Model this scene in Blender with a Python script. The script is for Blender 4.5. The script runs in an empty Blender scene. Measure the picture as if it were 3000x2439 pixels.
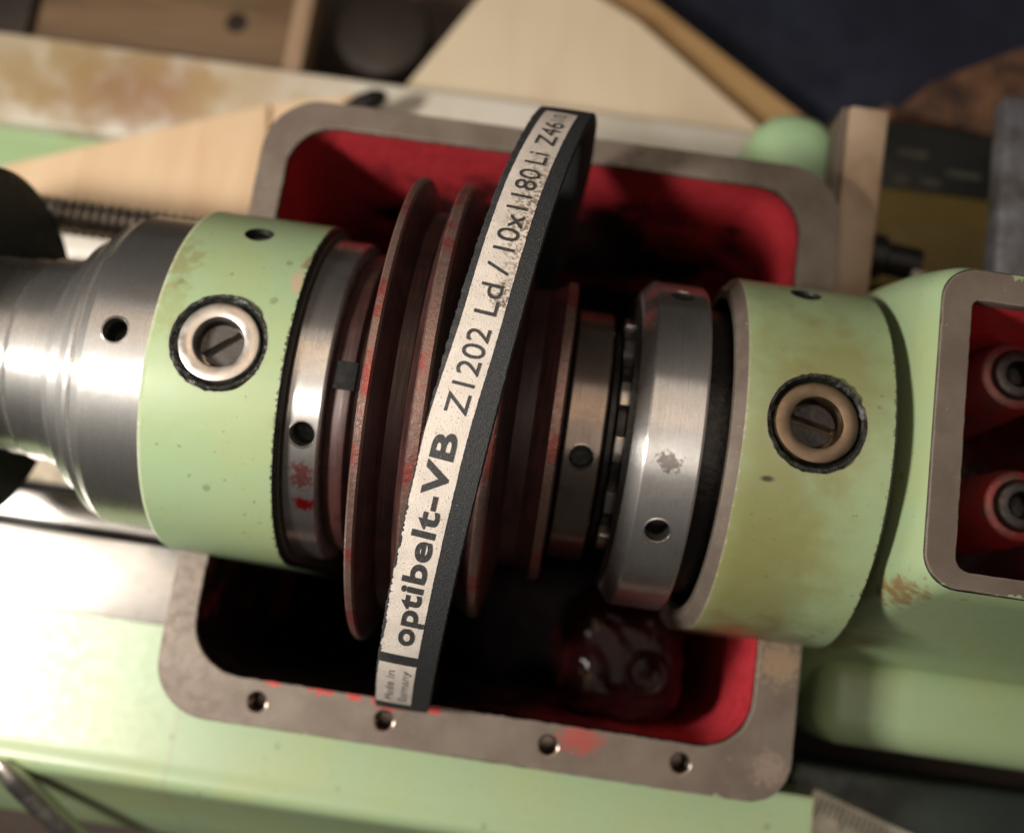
import bpy, bmesh, math, random
from mathutils import Vector, Matrix
random.seed(4)
S = 0.0012                      # metres per drawing unit (all numbers below are drawing units)
sc = bpy.context.scene
COL = sc.collection
ZC = 8.6                        # height of the spindle axis above the machined rim (rim = 0)

# ------------------------------------------------------------------ camera
cam = bpy.data.objects.new('camera', bpy.data.cameras.new('camera'))
COL.objects.link(cam); sc.camera = cam
cam.location = Vector((12.587, -32.354, 189.228)) * S
cam.rotation_euler = (0.187, -0.001, 0.144)
cam.data.sensor_fit = 'HORIZONTAL'; cam.data.sensor_width = 36.0
cam.data.lens = 36.0 * 3066.85 / 3000.0
cam.data.clip_start = 0.005; cam.data.clip_end = 20
cam.data.dof.use_dof = True
cam.data.dof.focus_distance = 143 * S
cam.data.dof.aperture_fstop = 9.5
# ------------------------------------------------------------------ world and lamps
wd = bpy.data.worlds.new('World'); sc.world = wd; wd.use_nodes = True
bg = wd.node_tree.nodes['Background']
bg.inputs[0].default_value = (1.0, 0.90, 0.80, 1); bg.inputs[1].default_value = 0.042
def lamp(name, loc, target, sx, sy, power, col):
    L = bpy.data.lights.new(name, 'AREA'); L.shape = 'RECTANGLE'; L.size = sx*S; L.size_y = sy*S
    L.energy = power; L.color = col
    o = bpy.data.objects.new(name, L); COL.objects.link(o); o.location = Vector(loc)*S
    d = (Vector(target)-Vector(loc)).normalized()
    o.rotation_euler = d.to_track_quat('-Z', 'X').to_euler()
    return o
lamp('work_lamp', (-205, -60, 226), (-20, 0, 10), 56, 34, 1.7, (1.0, 0.935, 0.835))
lamp('orange_streak_lamp', (-90, 175, 640), (-20, 0, 10), 300, 11, 0.30, (1.0, 0.58, 0.24))  # added warm strip for the orange streak on the steel
lamp('overhead_fill', (10, 70, 780), (10, 20, 0), 900, 620, 2.3, (1.0, 0.87, 0.74))  # added soft fill overhead, also gives the steel a broad reflection
# ------------------------------------------------------------------ colour management
sc.view_settings.view_transform = 'Standard'; sc.view_settings.look = 'None'
sc.view_settings.exposure = 0.12; sc.view_settings.gamma = 1.0
sc.view_settings.use_curve_mapping = False
sc.render.engine = 'CYCLES'
sc.cycles.use_denoising = True
sc.cycles.max_bounces = 8
sc.cycles.caustics_reflective = False; sc.cycles.caustics_refractive = False

# ------------------------------------------------------------------ material helpers
class NT:
    def __init__(s, name):
        s.m = bpy.data.materials.new(name); s.m.use_nodes = True
        s.n = s.m.node_tree.nodes; s.l = s.m.node_tree.links
        s.b = s.n['Principled BSDF']
        g = s.n.new('ShaderNodeNewGeometry')
        v = s.n.new('ShaderNodeVectorMath'); v.operation = 'SCALE'; v.inputs[3].default_value = 1.0/S
        s.l.new(g.outputs['Position'], v.inputs[0]); s.pos = v.outputs[0]
    def put(s, sock, val):
        if isinstance(val, bpy.types.NodeSocket): s.l.new(val, sock)
        elif isinstance(val, (tuple, list)) and len(val) == 3 and sock.type == 'RGBA': sock.default_value = (*val, 1)
        else: sock.default_value = val
    def scaled(s, v):
        m = s.n.new('ShaderNodeVectorMath'); m.operation = 'MULTIPLY'; s.l.new(s.pos, m.inputs[0]); m.inputs[1].default_value = v
        return m.outputs[0]
    def noise(s, scale, detail=4, rough=0.55, vec=None, dist=0.0):
        t = s.n.new('ShaderNodeTexNoise'); s.l.new(vec or s.pos, t.inputs['Vector'])
        t.inputs['Scale'].default_value = scale; t.inputs['Detail'].default_value = detail
        t.inputs['Roughness'].default_value = rough; t.inputs['Distortion'].default_value = dist
        return t.outputs['Fac']
    def ramp(s, fac, a, b, lo=0.0, hi=1.0):
        m = s.n.new('ShaderNodeMapRange'); m.interpolation_type = 'SMOOTHSTEP'
        s.l.new(fac, m.inputs[0]); m.inputs[1].default_value = a; m.inputs[2].default_value = b
        m.inputs[3].default_value = lo; m.inputs[4].default_value = hi
        return m.outputs[0]
    def mix(s, f, a, b):
        m = s.n.new('ShaderNodeMix'); m.data_type = 'RGBA'
        s.put(m.inputs[0], f); s.put(m.inputs[6], a); s.put(m.inputs[7], b)
        return m.outputs[2]
    def math(s, op, a, b=0.0):
        m = s.n.new('ShaderNodeMath'); m.operation = op; s.put(m.inputs[0], a); s.put(m.inputs[1], b)
        return m.outputs[0]
    def spot(s, p, r, soft=0.35, warp=0.5, wscale=0.5, stretch=(1, 1, 1)):
        d = s.n.new('ShaderNodeVectorMath'); d.operation = 'SUBTRACT'; s.l.new(s.pos, d.inputs[0]); d.inputs[1].default_value = p
        k = s.n.new('ShaderNodeVectorMath'); k.operation = 'MULTIPLY'; s.l.new(d.outputs[0], k.inputs[0]); k.inputs[1].default_value = stretch
        q = s.n.new('ShaderNodeVectorMath'); q.operation = 'LENGTH'; s.l.new(k.outputs[0], q.inputs[0])
        nz = s.math('MULTIPLY', s.math('SUBTRACT', s.noise(wscale, 3), 0.5), 2*r*warp*1.8)
        return s.ramp(s.math('ADD', q.outputs['Value'], nz), r*(1+soft), r*(1-soft))
    def bump(s, h, dist, strength=1.0, prev=None):
        b = s.n.new('ShaderNodeBump'); b.inputs['Strength'].default_value = strength
        b.inputs['Distance'].default_value = dist*S; s.l.new(h, b.inputs['Height'])
        if prev: s.l.new(prev, b.inputs['Normal'])
        return b.outputs[0]
    def edge(s, radius, lo=0.04, hi=0.25, nscale=0.8, namp=0.5):
        bv = s.n.new('ShaderNodeBevel'); bv.samples = 4; bv.inputs[0].default_value = radius*S
        g = s.n.new('ShaderNodeNewGeometry')
        d = s.n.new('ShaderNodeVectorMath'); d.operation = 'DOT_PRODUCT'
        s.l.new(bv.outputs[0], d.inputs[0]); s.l.new(g.outputs['Normal'], d.inputs[1])
        e = s.math('SUBTRACT', 1.0, d.outputs['Value'])
        n = s.math('MULTIPLY', s.math('SUBTRACT', s.noise(nscale, 4), 0.5), namp)
        return s.ramp(s.math('ADD', e, n), lo, hi)
    def done(s, col=None, rough=None, metal=0.0, normal=None, **kw):
        if col is not None: s.put(s.b.inputs['Base Color'], col)
        if rough is not None: s.put(s.b.inputs['Roughness'], rough)
        s.put(s.b.inputs['Metallic'], metal)
        if normal is not None: s.l.new(normal, s.b.inputs['Normal'])
        for k, v in kw.items(): s.put(s.b.inputs[k], v)
        return s.m

def m_green(name, stains=(), wear=True, soft=0.5, edges=(), base=(0.300, 0.412, 0.238)):  # stains: real stains, and the painted shade on the right cap
    t = NT(name)
    c = t.mix(t.ramp(t.noise(0.06, 5), 0.35, 0.7), base, (base[0]*1.08, base[1]*0.97, base[2]*0.86))
    c = t.mix(t.ramp(t.noise(0.16, 6, 0.65), 0.60, 0.80, 0, 0.28), c, (0.25, 0.24, 0.075))       # old oil film
    for (p, r, col, amt, st) in stains:  # real stains; on the right cap also painted shade
        c = t.mix(t.math('MULTIPLY', t.spot(p, r, soft, 0.35 if soft > .6 else .8, 0.25 if soft > .6 else .6, st), amt), c, col)
    if edges:
        sx = t.n.new('ShaderNodeSeparateXYZ'); t.l.new(t.pos, sx.inputs[0])
        nz = t.math('MULTIPLY', t.math('SUBTRACT', t.noise(1.4, 5, .7), .5), 2.6)
        for (xe, w, col, amt) in edges:
            d = t.math('ADD', t.math('ABSOLUTE', t.math('SUBTRACT', sx.outputs[0], xe)), nz)
            c = t.mix(t.ramp(d, w+.15, w-.15, 0, amt), c, col)
    vo = t.n.new('ShaderNodeTexVoronoi'); t.l.new(t.pos, vo.inputs['Vector']); vo.inputs['Scale'].default_value = 0.13
    c = t.mix(t.ramp(t.math('ADD', vo.outputs['Distance'], t.math('MULTIPLY', t.noise(.8, 2), .12)), .17, .11, 0, .5), c, (0.13, 0.15, 0.06))
    specks = t.ramp(t.noise(1.1, 2, 0.4), 0.715, 0.765)
    c = t.mix(t.math('MULTIPLY', specks, 0.55), c, (0.10, 0.09, 0.045))
    if wear:
        e = t.edge(0.9)
        c = t.mix(t.math('MULTIPLY', e, 0.85), c, (0.30, 0.25, 0.20))
    r = t.ramp(t.noise(0.4, 5), 0.3, 0.75, 0.36, 0.46)
    nb = t.bump(t.noise(0.20, 3), 0.06, 0.5)
    nb = t.bump(t.noise(3.5, 3), 0.02, 0.3, nb)
    return t.done(c, r, 0.0, nb, **{'Coat Weight': 0.32, 'Coat Roughness': 0.34})

def m_steel(name, base=(0.56, 0.53, 0.50), rough=(0.18, 0.60), axis=True, dirt=0.35, aniso=0.9, spots=(), tint=(0.20, 0.13, 0.10)):
    t = NT(name)
    v = t.scaled((14.0, 0.12, 0.12)) if axis else t.scaled((0.3, 7.0, 7.0))
    lines = t.noise(1.0, 5, 0.7, v)
    c = t.mix(t.ramp(lines, 0.3, 0.7), base, tuple(x*0.80 for x in base))
    c = t.mix(t.ramp(t.noise(0.22, 5, 0.6), 0.50, 0.80, 0, dirt), c, tint)
    c = t.mix(t.math('MULTIPLY', t.ramp(t.noise(0.9, 4, 0.7), 0.66, 0.74), dirt), c, (0.12, 0.09, 0.08))
    for (p, r, col, amt, st) in spots:
        c = t.mix(t.math('MULTIPLY', t.spot(p, r, 0.3, 0.8, 1.4, st), amt), c, col)
    r = t.ramp(t.math('ADD', t.math('MULTIPLY', lines, 0.6), t.math('MULTIPLY', t.noise(0.35, 4), 0.4)), 0.30, 0.70, rough[0], rough[0]+.16)
    nb = t.bump(lines, 0.04, 0.3)
    nb = t.bump(t.noise(0.8, 3), 0.06, 0.12, nb)
    cx = t.n.new('ShaderNodeCombineXYZ'); cx.inputs[0].default_value = 1.0 if axis else 0.0; cx.inputs[1].default_value = 0.0 if axis else 1.0
    t.done(c, r, 1.0, nb, **{'Anisotropic': aniso, 'Tangent': cx.outputs[0]})
    b2 = t.n.new('ShaderNodeBsdfPrincipled'); t.put(b2.inputs['Base Color'], c); b2.inputs['Metallic'].default_value = 1.0
    b2.inputs['Roughness'].default_value = rough[1]; t.l.new(nb, b2.inputs['Normal'])
    b2.inputs['Anisotropic'].default_value = .5; t.l.new(cx.outputs[0], b2.inputs['Tangent'])
    mx = t.n.new('ShaderNodeMixShader'); mx.inputs[0].default_value = .36
    t.l.new(t.b.outputs[0], mx.inputs[1]); t.l.new(b2.outputs[0], mx.inputs[2])
    t.l.new(mx.outputs[0], t.n['Material Output'].inputs['Surface'])
    return t.m

def m_plain(name, base, rough=0.5, metal=0.0, var=0.25, nscale=0.3, bump=0.15, bscale=1.2, col2=None, **kw):
    t = NT(name)
    b2 = col2 or tuple(x*(1-var) for x in base)
    c = t.mix(t.ramp(t.noise(nscale, 5, 0.6), 0.3, 0.7), base, b2)
    r = t.ramp(t.noise(nscale*2, 4), 0.3, 0.7, max(rough-0.08, 0.03), min(rough+0.1, 1))
    nb = t.bump(t.noise(bscale, 4), bump, 0.6)
    return t.done(c, r, metal, nb, **kw)

def m_wood(name, base, dark, vec=(0.02, 0.35, 0.35), rough=0.6):
    t = NT(name)
    g = t.noise(1.0, 6, 0.65, t.scaled(vec), 0.6)
    c = t.mix(t.ramp(g, 0.35, 0.7), base, dark)
    c = t.mix(t.ramp(t.noise(0.03, 3), 0.5, 0.75, 0, 0.35), c, dark)
    return t.done(c, rough, 0.0, t.bump(g, 0.15, 0.4))

RED = (0.60, 0.045, 0.060)
M = {}
M['green'] = m_green('green_paint')
SHADE_AND_OIL = (0.205, 0.19, 0.062)  # olive: painted shade on the right cap, oil on the gear housing
M['green_left'] = m_green('green_paint_left_cap', [((-45.5, 12, 34), 3.2, (0.23, 0.19, 0.07), 0.55, (1, 0.7, 1)), ((-44.8, 5, 37), 2.4, (0.27, 0.25, 0.09), 0.4, (1, .6, 1)),
    ((-26.8, 12, 35), 1.6, (0.46, 0.35, 0.24), 0.9, (1.5, .6, 1)), ((-26, 16, 33), 1.3, (0.20, 0.16, 0.07), 0.8, (1, .6, 1))], edges=[(-25.4, 0.7, (.012, .014, .009), 1), (-47, .45, (.45, .44, .38), .8)])
M['green_right'] = m_green('green_paint_right_cap', [((46, -10, 37), 11, SHADE_AND_OIL, 0.62, (1, 0.40, 0.2)), ((56, 9, 36), 8.0, SHADE_AND_OIL, 0.62, (1.0, 0.8, 0.3)), ((48, -22, 28), 9, SHADE_AND_OIL, 0.55, (1, 0.6, 0.3)), ((52, -28, 8), 6, (0.13, 0.09, 0.035), 0.9, (0.7, 1, .6)),  # olive spots paint a soft shadow across the top of the cap
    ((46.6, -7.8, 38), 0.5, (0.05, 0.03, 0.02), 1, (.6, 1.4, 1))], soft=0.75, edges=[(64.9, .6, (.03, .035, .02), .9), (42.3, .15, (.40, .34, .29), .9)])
M['green_gear'] = m_green('green_paint_gear_housing', [((70, -20, 30), 2.4, (0.22, 0.13, 0.05), 0.9, (1, 1, .4)), ((74, -28, -6), 5, (0.2, 0.14, 0.05), 0.85, (1, 1, .6)), ((76, -24, 8), 3, SHADE_AND_OIL, 0.7, (.5, 1, 1))])
def m_rim(name, flakes):
    t = NT(name)
    c = t.mix(t.ramp(t.noise(0.12, 6, 0.6), 0.3, 0.7), (0.185, 0.153, 0.126), (0.140, 0.109, 0.090))
    c = t.mix(t.ramp(t.noise(0.9, 4, 0.7), 0.62, 0.74, 0, 0.5), c, (0.12, 0.085, 0.07))
    scr = t.noise(1.0, 3, 0.5, t.scaled((0.25, 5, 1)))
    c = t.mix(t.ramp(scr, 0.66, 0.78, 0, 0.4), c, (0.52, 0.47, 0.42))
    c = t.mix(t.ramp(t.noise(1.5, 2, .5), .74, .77, 0, .8), c, (.60, .54, .48))
    for (p, r, st, a) in [((-18.5, -49.6, 0), 1.0, (.5, 1, 1), .9), ((-12.6, -50, 0), 0.8, (.6, 1, 1), .9), ((-6.5, -50.2, 0), 1.3, (.45, 1, 1), .9), ((27.5, -51.7, 0), 2.2, (.6, 1, 1), .5),
                      ((1.5, -50.3, 0), 0.8, (.5, 1, 1), .9), ((-27, -49.6, 0), 0.7, (.5, 1, 1), .9)]:
        c = t.mix(t.math('MULTIPLY', t.spot(p, r, 0.25, 0.8, 1.3, st), a), c, (0.50, 0.035, 0.03))
    c = t.mix(t.math('MULTIPLY', t.spot((60.5, -33.5, 0), 3.6, 0.4, 0.9, 1.0), .6), c, (0.40, 0.27, 0.16))
    c = t.mix(t.math('MULTIPLY', t.spot((60.5, -52, 0), 2.6, 0.4, 0.9, 1.0), .35), c, (0.42, 0.30, 0.24))
    sx = t.n.new('ShaderNodeSeparateXYZ'); t.l.new(t.pos, sx.inputs[0])
    nz = t.math('MULTIPLY', t.math('SUBTRACT', .60, t.noise(.16, 5, .65)), 9.0)
    for (ax, val, w) in flakes:                                     # green paint left over along the outer edge
        d = t.math('ADD', t.math('ABSOLUTE', t.math('SUBTRACT', sx.outputs[ax], val)), nz)
        c = t.mix(t.ramp(d, w+.08, w-.08), c, (0.33, 0.42, 0.24))
    e = t.edge(0.45, 0.05, 0.2, 1.2, 0.25)
    c = t.mix(t.math('MULTIPLY', e, 0.6), c, (0.62, 0.56, 0.50))
    nb = t.bump(t.noise(1.3, 4), 0.035, 0.5); nb = t.bump(scr, 0.02, 0.3, nb)
    return t.done(c, t.ramp(t.noise(0.5, 4), .3, .7, .44, .60), 0.35, nb)
M['rim'] = m_rim('machined_iron', [(1, -57.8, .25), (0, -48, .12)])
M['rim_gear'] = m_rim('machined_iron_window', [(1, -19.9, .75), (1, 27.6, .35)])
def m_red(name, dark=0.5, rough=0.28, grime_and_shade=()):
    t = NT(name)
    c = t.mix(t.ramp(t.noise(0.08, 5), 0.35, 0.7), RED, tuple(x*dark for x in RED))
    c = t.mix(t.ramp(t.noise(0.35, 5, .65), 0.60, 0.78, 0, .7), c, (0.05, 0.008, 0.008))
    for (p, r, st) in grime_and_shade: c = t.mix(t.spot(p, r, .35, .5, .12, st), c, (0.022, 0.010, 0.009))  # dark blots: grime, plus cavity shade put into the colour
    nb = t.bump(t.noise(0.5, 4), 0.35, 0.6); nb = t.bump(t.noise(2.2, 4), .10, .5, nb)
    return t.done(c, t.ramp(t.noise(.3, 4), .3, .7, rough-.06, rough+.2), 0, nb)
M['red'] = m_red('red_paint', 0.9, grime_and_shade=[((-20, -50, -30), 46, (1, 1, .8)), ((8, 54, -46), 26, (.6, 1, 1))])  # blots paint shade into the front left and low back wall
M['worn_red'] = m_plain('worn_red_boss', (0.34, 0.04, 0.04), .32, .2, .5, .25, .2, .6, (0.17, 0.085, 0.075))
M['oily_red'] = m_plain('oily_dark_red', (0.022, 0.004, 0.004), 0.16, 0, 0.6, 0.25, 0.25, 0.35, **{'Specular IOR Level': 0.14})
def m_pulley():
    t = NT('worn_red_pulley')
    c = t.mix(t.ramp(t.noise(0.25, 4), .35, .65), (0.055, 0.018, 0.016), (0.028, 0.011, 0.010))
    rings = t.noise(1.0, 4, .6, t.scaled((4.0, .12, .12)))
    c = t.mix(t.ramp(rings, .5, .75, 0, .5), c, (0.095, 0.040, 0.034))
    return t.done(c, t.ramp(rings, .3, .7, .38, .6), 0.1, t.bump(rings, .1, .4))
M['pulley'] = m_pulley()
def m_tip():
    t = NT('worn_flange_edge')
    c = t.mix(t.ramp(t.noise(0.13, 4, .6), .52, .62, 0, .75), (0.23, 0.145, 0.125), (0.30, 0.045, 0.042))
    c = t.mix(t.ramp(t.noise(1.6, 4, .7), .60, .74, 0, .6), c, (0.42, .32, .28))
    return t.done(c, t.ramp(t.noise(1.2, 3), .3, .7, .25, .5), 0.6, t.bump(t.noise(2.2, 4), .12, .7))
M['tip'] = m_tip()
M['steel'] = m_steel('turned_steel')
M['steel_nose'] = m_steel('turned_steel_spindle_nose', (0.72, 0.71, 0.70), (0.18, 0.62), True, 0.10)
M['steel_left'] = m_steel('turned_steel_left_nut', (0.66, 0.64, 0.62), (0.18, 0.62), True, 0.25, spots=
    [((-21.9, -16.5, 31), 1.6, (0.45, 0.06, 0.05), .75, (1, .8, .8)), ((-21.6, -20.3, 27.5), 1.2, (0.65, 0.03, 0.03), 1, (.75, 1, 1))])
M['steel_ring'] = m_steel('turned_steel_ring_nut', (0.70, 0.68, 0.67), (0.18, 0.62), True, 0.25, spots=[((32.5, -7, 36), 1.5, (0.16, 0.13, 0.12), .8, (.8, 1.2, 1))])
M['steel_dark'] = m_steel('oily_steel', (0.36, 0.29, 0.25), (0.20, 0.55), True, 0.5)
M['steel_flat'] = m_steel('ground_steel', (0.66, 0.63, 0.60), (0.30, 0.42), False, 0.2, 0.3)
M['plug'] = m_plain('satin_plug_steel', (0.55, 0.51, 0.47), 0.36, 1.0, 0.10, 0.15, 0.01, 2.5)
M['plug_warm'] = m_plain('oiled_plug_steel', (0.25, 0.185, 0.125), 0.40, 1.0, 0.2, 0.2, 0.02, 2.5)
M['screw'] = m_plain('dull_screw_steel', (0.10, 0.092, 0.088), 0.42, 0.7, 0.30, 0.5, 0.06, 1.5)
M['screw_dark'] = m_plain('black_screw_steel', (0.020, 0.014, 0.013), 0.35, 0.2, 0.35, 0.6, 0.1, 1.5)
M['grime_and_shade'] = m_plain('black_grime', (0.012, 0.014, 0.010), 0.42, 0, 0.4, 0.8, 0.5, 1.2)
M['sludge'] = m_plain('oil_sludge', (0.005, 0.003, 0.003), .9, 0, .5, .1, .6, .3, **{'Specular IOR Level': 0.05})
M['matte_black'] = m_plain('matte_black', (0.006, 0.006, 0.006), .85)
M['white_way'] = m_plain('pale_way', (0.62, 0.58, 0.53), .45, .2, .15, .1, .05)
M['black'] = m_plain('black_oxide', (0.016, 0.014, 0.014), 0.35, 0.3, 0.3, 0.3)
M['chuck'] = m_plain('blackened_chuck', (0.018, 0.022, 0.020), 0.45, 0.2, 0.3, 0.2)
def m_rubber():
    t = NT('belt_fabric_rubber')
    w = t.noise(5.5, 3, .6)
    c = t.mix(t.ramp(w, .35, .7), (0.015, 0.016, 0.018), (0.042, 0.044, 0.048))
    c = t.mix(t.ramp(t.noise(4.0, 2), .71, .76, 0, .7), c, (.35, .34, .32))
    nb = t.bump(w, .16, .9); nb = t.bump(t.noise(1.2, 3), .15, .4, nb)
    return t.done(c, .62, 0, nb)
M['rubber'] = m_rubber()
def m_label():
    t = NT('printed_belt_label')
    c = t.mix(t.ramp(t.noise(.35, 4), .3, .7), (0.70, 0.635, 0.58), (0.60, 0.54, 0.485))
    c = t.mix(t.ramp(t.noise(3.6, 2, .4), .66, .72, 0, .85), c, (.13, .11, .10))
    c = t.mix(t.math('MULTIPLY', t.spot((7.6, 22, 51), 7, .6, .5, .8, (2.6, .55, .6)), t.ramp(t.noise(1.8, 4), .42, .6)), c, (.22, .16, .11))
    c = t.mix(t.math('MULTIPLY', t.spot((5.6, 9, 54), 2.2, .6, .5, .8, (1.5, 1, .6)), t.ramp(t.noise(2.2, 4), .42, .6)), c, (.12, .09, .07))
    nb = t.bump(t.noise(4.2, 3), .10, .8)
    return t.done(c, .6, 0, nb)
M['label'] = m_label()
def m_ink(name, col):
    t = NT(name)
    return t.done(t.mix(t.ramp(t.noise(3.5, 3), .5, .75, 0, .55), col, tuple(min(1, x*3+.05) for x in col)), .6, 0, t.bump(t.noise(4.2, 3), .08, .7))
M['ink'] = m_ink('black_ink', (0.032, 0.032, 0.034)); M['ink_grey'] = m_ink('grey_ink', (0.17, 0.165, 0.155))
M['bench'] = m_wood('dark_bench_wood', (0.060, 0.036, 0.022), (0.022, 0.014, 0.010), (.01, .12, .12))
M['plywood'] = m_wood('pale_plywood', (0.74, 0.55, 0.36), (0.66, 0.45, 0.28), (.10, .012, .1))
M['board'] = m_wood('cream_board', (0.74, 0.63, 0.46), (0.67, 0.55, 0.39), (.04, .012, .05))
M['board_tan'] = m_wood('tan_board', (0.46, 0.29, 0.125), (0.38, 0.22, 0.09), (.02, .05, .05))
M['crate'] = m_wood('brown_crate_wood', (0.20, 0.125, 0.065), (0.115, 0.068, 0.036), (.015, .16, .16))
M['crate_end'] = m_wood('light_crate_wood', (0.40, 0.27, 0.17), (0.30, 0.19, 0.12), (.1, .02, .1))
def m_rail():
    t = NT('cream_painted_rail')
    c = t.mix(t.ramp(t.noise(.05, 5), .35, .7), (0.72, 0.68, 0.61), (0.62, 0.57, 0.47))
    for (p, r, col, a, st) in [((-118, 94, -80), 12, (.26, .12, .065), .95, (.55, 1.3, 1)), ((-103, 95, -80), 8, (.32, .16, .08), .9, (.6, 1, 1)), ((-145, 97, -80), 18, (.38, .27, .12), .8, (.5, 1.4, 1)),
                         ((-82, 97, -80), 12, (.46, .33, .17), .7, (.6, 1.2, 1)), ((-21, 92, -80), 5, (.42, .27, .12), .7, (.5, 1.2, 1))]:
        c = t.mix(t.math('MULTIPLY', t.spot(p, r, .8, .7, .09, st), a), c, col)
    return t.done(c, .5, 0, t.bump(t.noise(.5, 4), .3, .4))
M['rail'] = m_rail()
def m_post():
    t = NT('scuffed_cream_paint')
    c = t.mix(t.ramp(t.noise(.07, 4), .4, .65), (0.40, 0.295, 0.21), (0.30, 0.20, 0.125))
    c = t.mix(t.ramp(t.noise(.5, 4), .66, .74, 0, .8), c, (.16, .08, .04))
    return t.done(c, .5, 0, t.bump(t.noise(.8, 3), .2, .4))
M['post'] = m_post()
M['olive'] = m_plain('olive_yellow_paint', (0.23, 0.165, 0.035), .5, 0, .2, .06)
M['dark_panel'] = m_plain('dark_green_panel', (0.022, 0.034, 0.027), .45, 0, .3, .1)
M['plate_black'] = m_plain('black_plate', (0.014, 0.016, 0.014), .45, 0, .4, .1)
M['faint'] = m_plain('faded_print', (0.10, 0.10, 0.085), .6)
M['grey_bar'] = m_plain('grey_steel_bar', (0.15, 0.155, 0.18), .42, .4, .5, .12, .3, .6, (0.06, 0.05, 0.045))
M['navy'] = m_plain('navy_cloth', (0.009, 0.012, 0.030), .9, 0, .3, .05, .6, .3)
M['brown'] = m_plain('brown_wood', (0.20, 0.095, 0.045), .6, 0, .65, .10, .6, .2, (0.030, 0.014, 0.010))
M['scale'] = m_plain('aged_scale_plate', (0.70, 0.67, 0.57), .5, .2, .25, .3)
M['tin'] = m_plain('dark_tin', (0.030, 0.021, 0.016), .5, .2, .4, .06)
M['web'] = m_plain('bare_casting', (0.42, 0.34, 0.24), .5, .1, .3, .1)
M['mint'] = m_green('mint_green_paint', (), False, base=(0.36, 0.54, 0.32))

# ------------------------------------------------------------------ object helpers
def root(name, label, cat, loc=(0, 0, 0), group=None):
    o = bpy.data.objects.new(name, None); COL.objects.link(o); o.location = Vector(loc)*S
    o.empty_display_size = 0.01
    o['label'] = label; o['category'] = cat
    if group: o['group'] = group
    return o
def base_of(o):
    v = Vector((0, 0, 0))
    while o: v += o.location; o = o.parent
    return v
def link(name, me, mats, parent=None, ang=32, smooth=True):
    """me holds drawing units in world axes; scaled and moved to the parent's origin"""
    me.name = name
    off = base_of(parent) if parent else Vector((0, 0, 0))
    me.transform(Matrix.Translation(-off) @ Matrix.Scale(S, 4))
    if mats is not None:
        for m in (mats if isinstance(mats, (list, tuple)) else [mats]): me.materials.append(M[m])
    if smooth:
        me.shade_smooth(); me.set_sharp_from_angle(angle=math.radians(ang))
    o = bpy.data.objects.new(name, me); COL.objects.link(o)
    if parent: o.parent = parent
    return o
def tag(o, label, cat=None, group=None, kind=None):
    o['label'] = label
    if cat: o['category'] = cat
    if group: o['group'] = group
    if kind: o['kind'] = kind
    return o
def mesh(vs, fs, mi=None):
    me = bpy.data.meshes.new('m'); me.from_pydata([tuple(v) for v in vs], [], fs)
    if mi:
        for p, k in zip(me.polygons, mi): p.material_index = k
    me.update(); return me
def bmm(bm, recalc=True):
    if recalc: bmesh.ops.recalc_face_normals(bm, faces=bm.faces)
    me = bpy.data.meshes.new('m'); bm.to_mesh(me); bm.free(); return me
def chamfer(prof, c):
    out = [prof[0]]
    for i in range(1, len(prof)-1):
        p, a, b = Vector(prof[i][:2]), Vector(prof[i-1][:2]), Vector(prof[i+1][:2])
        la, lb = (a-p).length, (b-p).length
        if la < 1e-6 or lb < 1e-6: continue
        k = min(c, la*.4, lb*.4)
        out += [tuple(p+(a-p)/la*k), tuple(p+(b-p)/lb*k)]
    return out+[prof[-1]]
def lathe(prof, n=128, zc=ZC, a0=0.0, mi=None, wob=0.0):
    """revolve (x, r) about the spindle axis"""
    vs, fs, ms = [], [], []
    for (x, r) in prof:
        for k in range(n):
            a = a0+2*math.pi*k/n
            rr = r+(random.uniform(-wob, wob) if wob else 0)
            vs.append((x, rr*math.cos(a), zc+rr*math.sin(a)))
    for i in range(len(prof)-1):
        for k in range(n):
            k2 = (k+1) % n
            fs.append((i*n+k, i*n+k2, (i+1)*n+k2, (i+1)*n+k)); ms.append(mi[i] if mi else 0)
    return mesh(vs, fs, ms if mi else None)
def box_me(x0, x1, y0, y1, z0, z1, bev=0.4, seg=2, rot=0.0, pivot=None, tilt=None):
    bm = bmesh.new(); bmesh.ops.create_cube(bm, size=1)
    for v in bm.verts: v.co = Vector(((x0+x1)/2+v.co.x*(x1-x0), (y0+y1)/2+v.co.y*(y1-y0), (z0+z1)/2+v.co.z*(z1-z0)))
    if bev: bmesh.ops.bevel(bm, geom=bm.edges[:], offset=bev, segments=seg, affect='EDGES', profile=.5)
    c = Vector(pivot or ((x0+x1)/2, (y0+y1)/2, (z0+z1)/2))
    if rot: bmesh.ops.rotate(bm, verts=bm.verts, cent=c, matrix=Matrix.Rotation(rot, 3, 'Z'))
    if tilt: bmesh.ops.rotate(bm, verts=bm.verts, cent=c, matrix=Matrix.Rotation(tilt[1], 3, tilt[0]))
    return bmm(bm)
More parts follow.
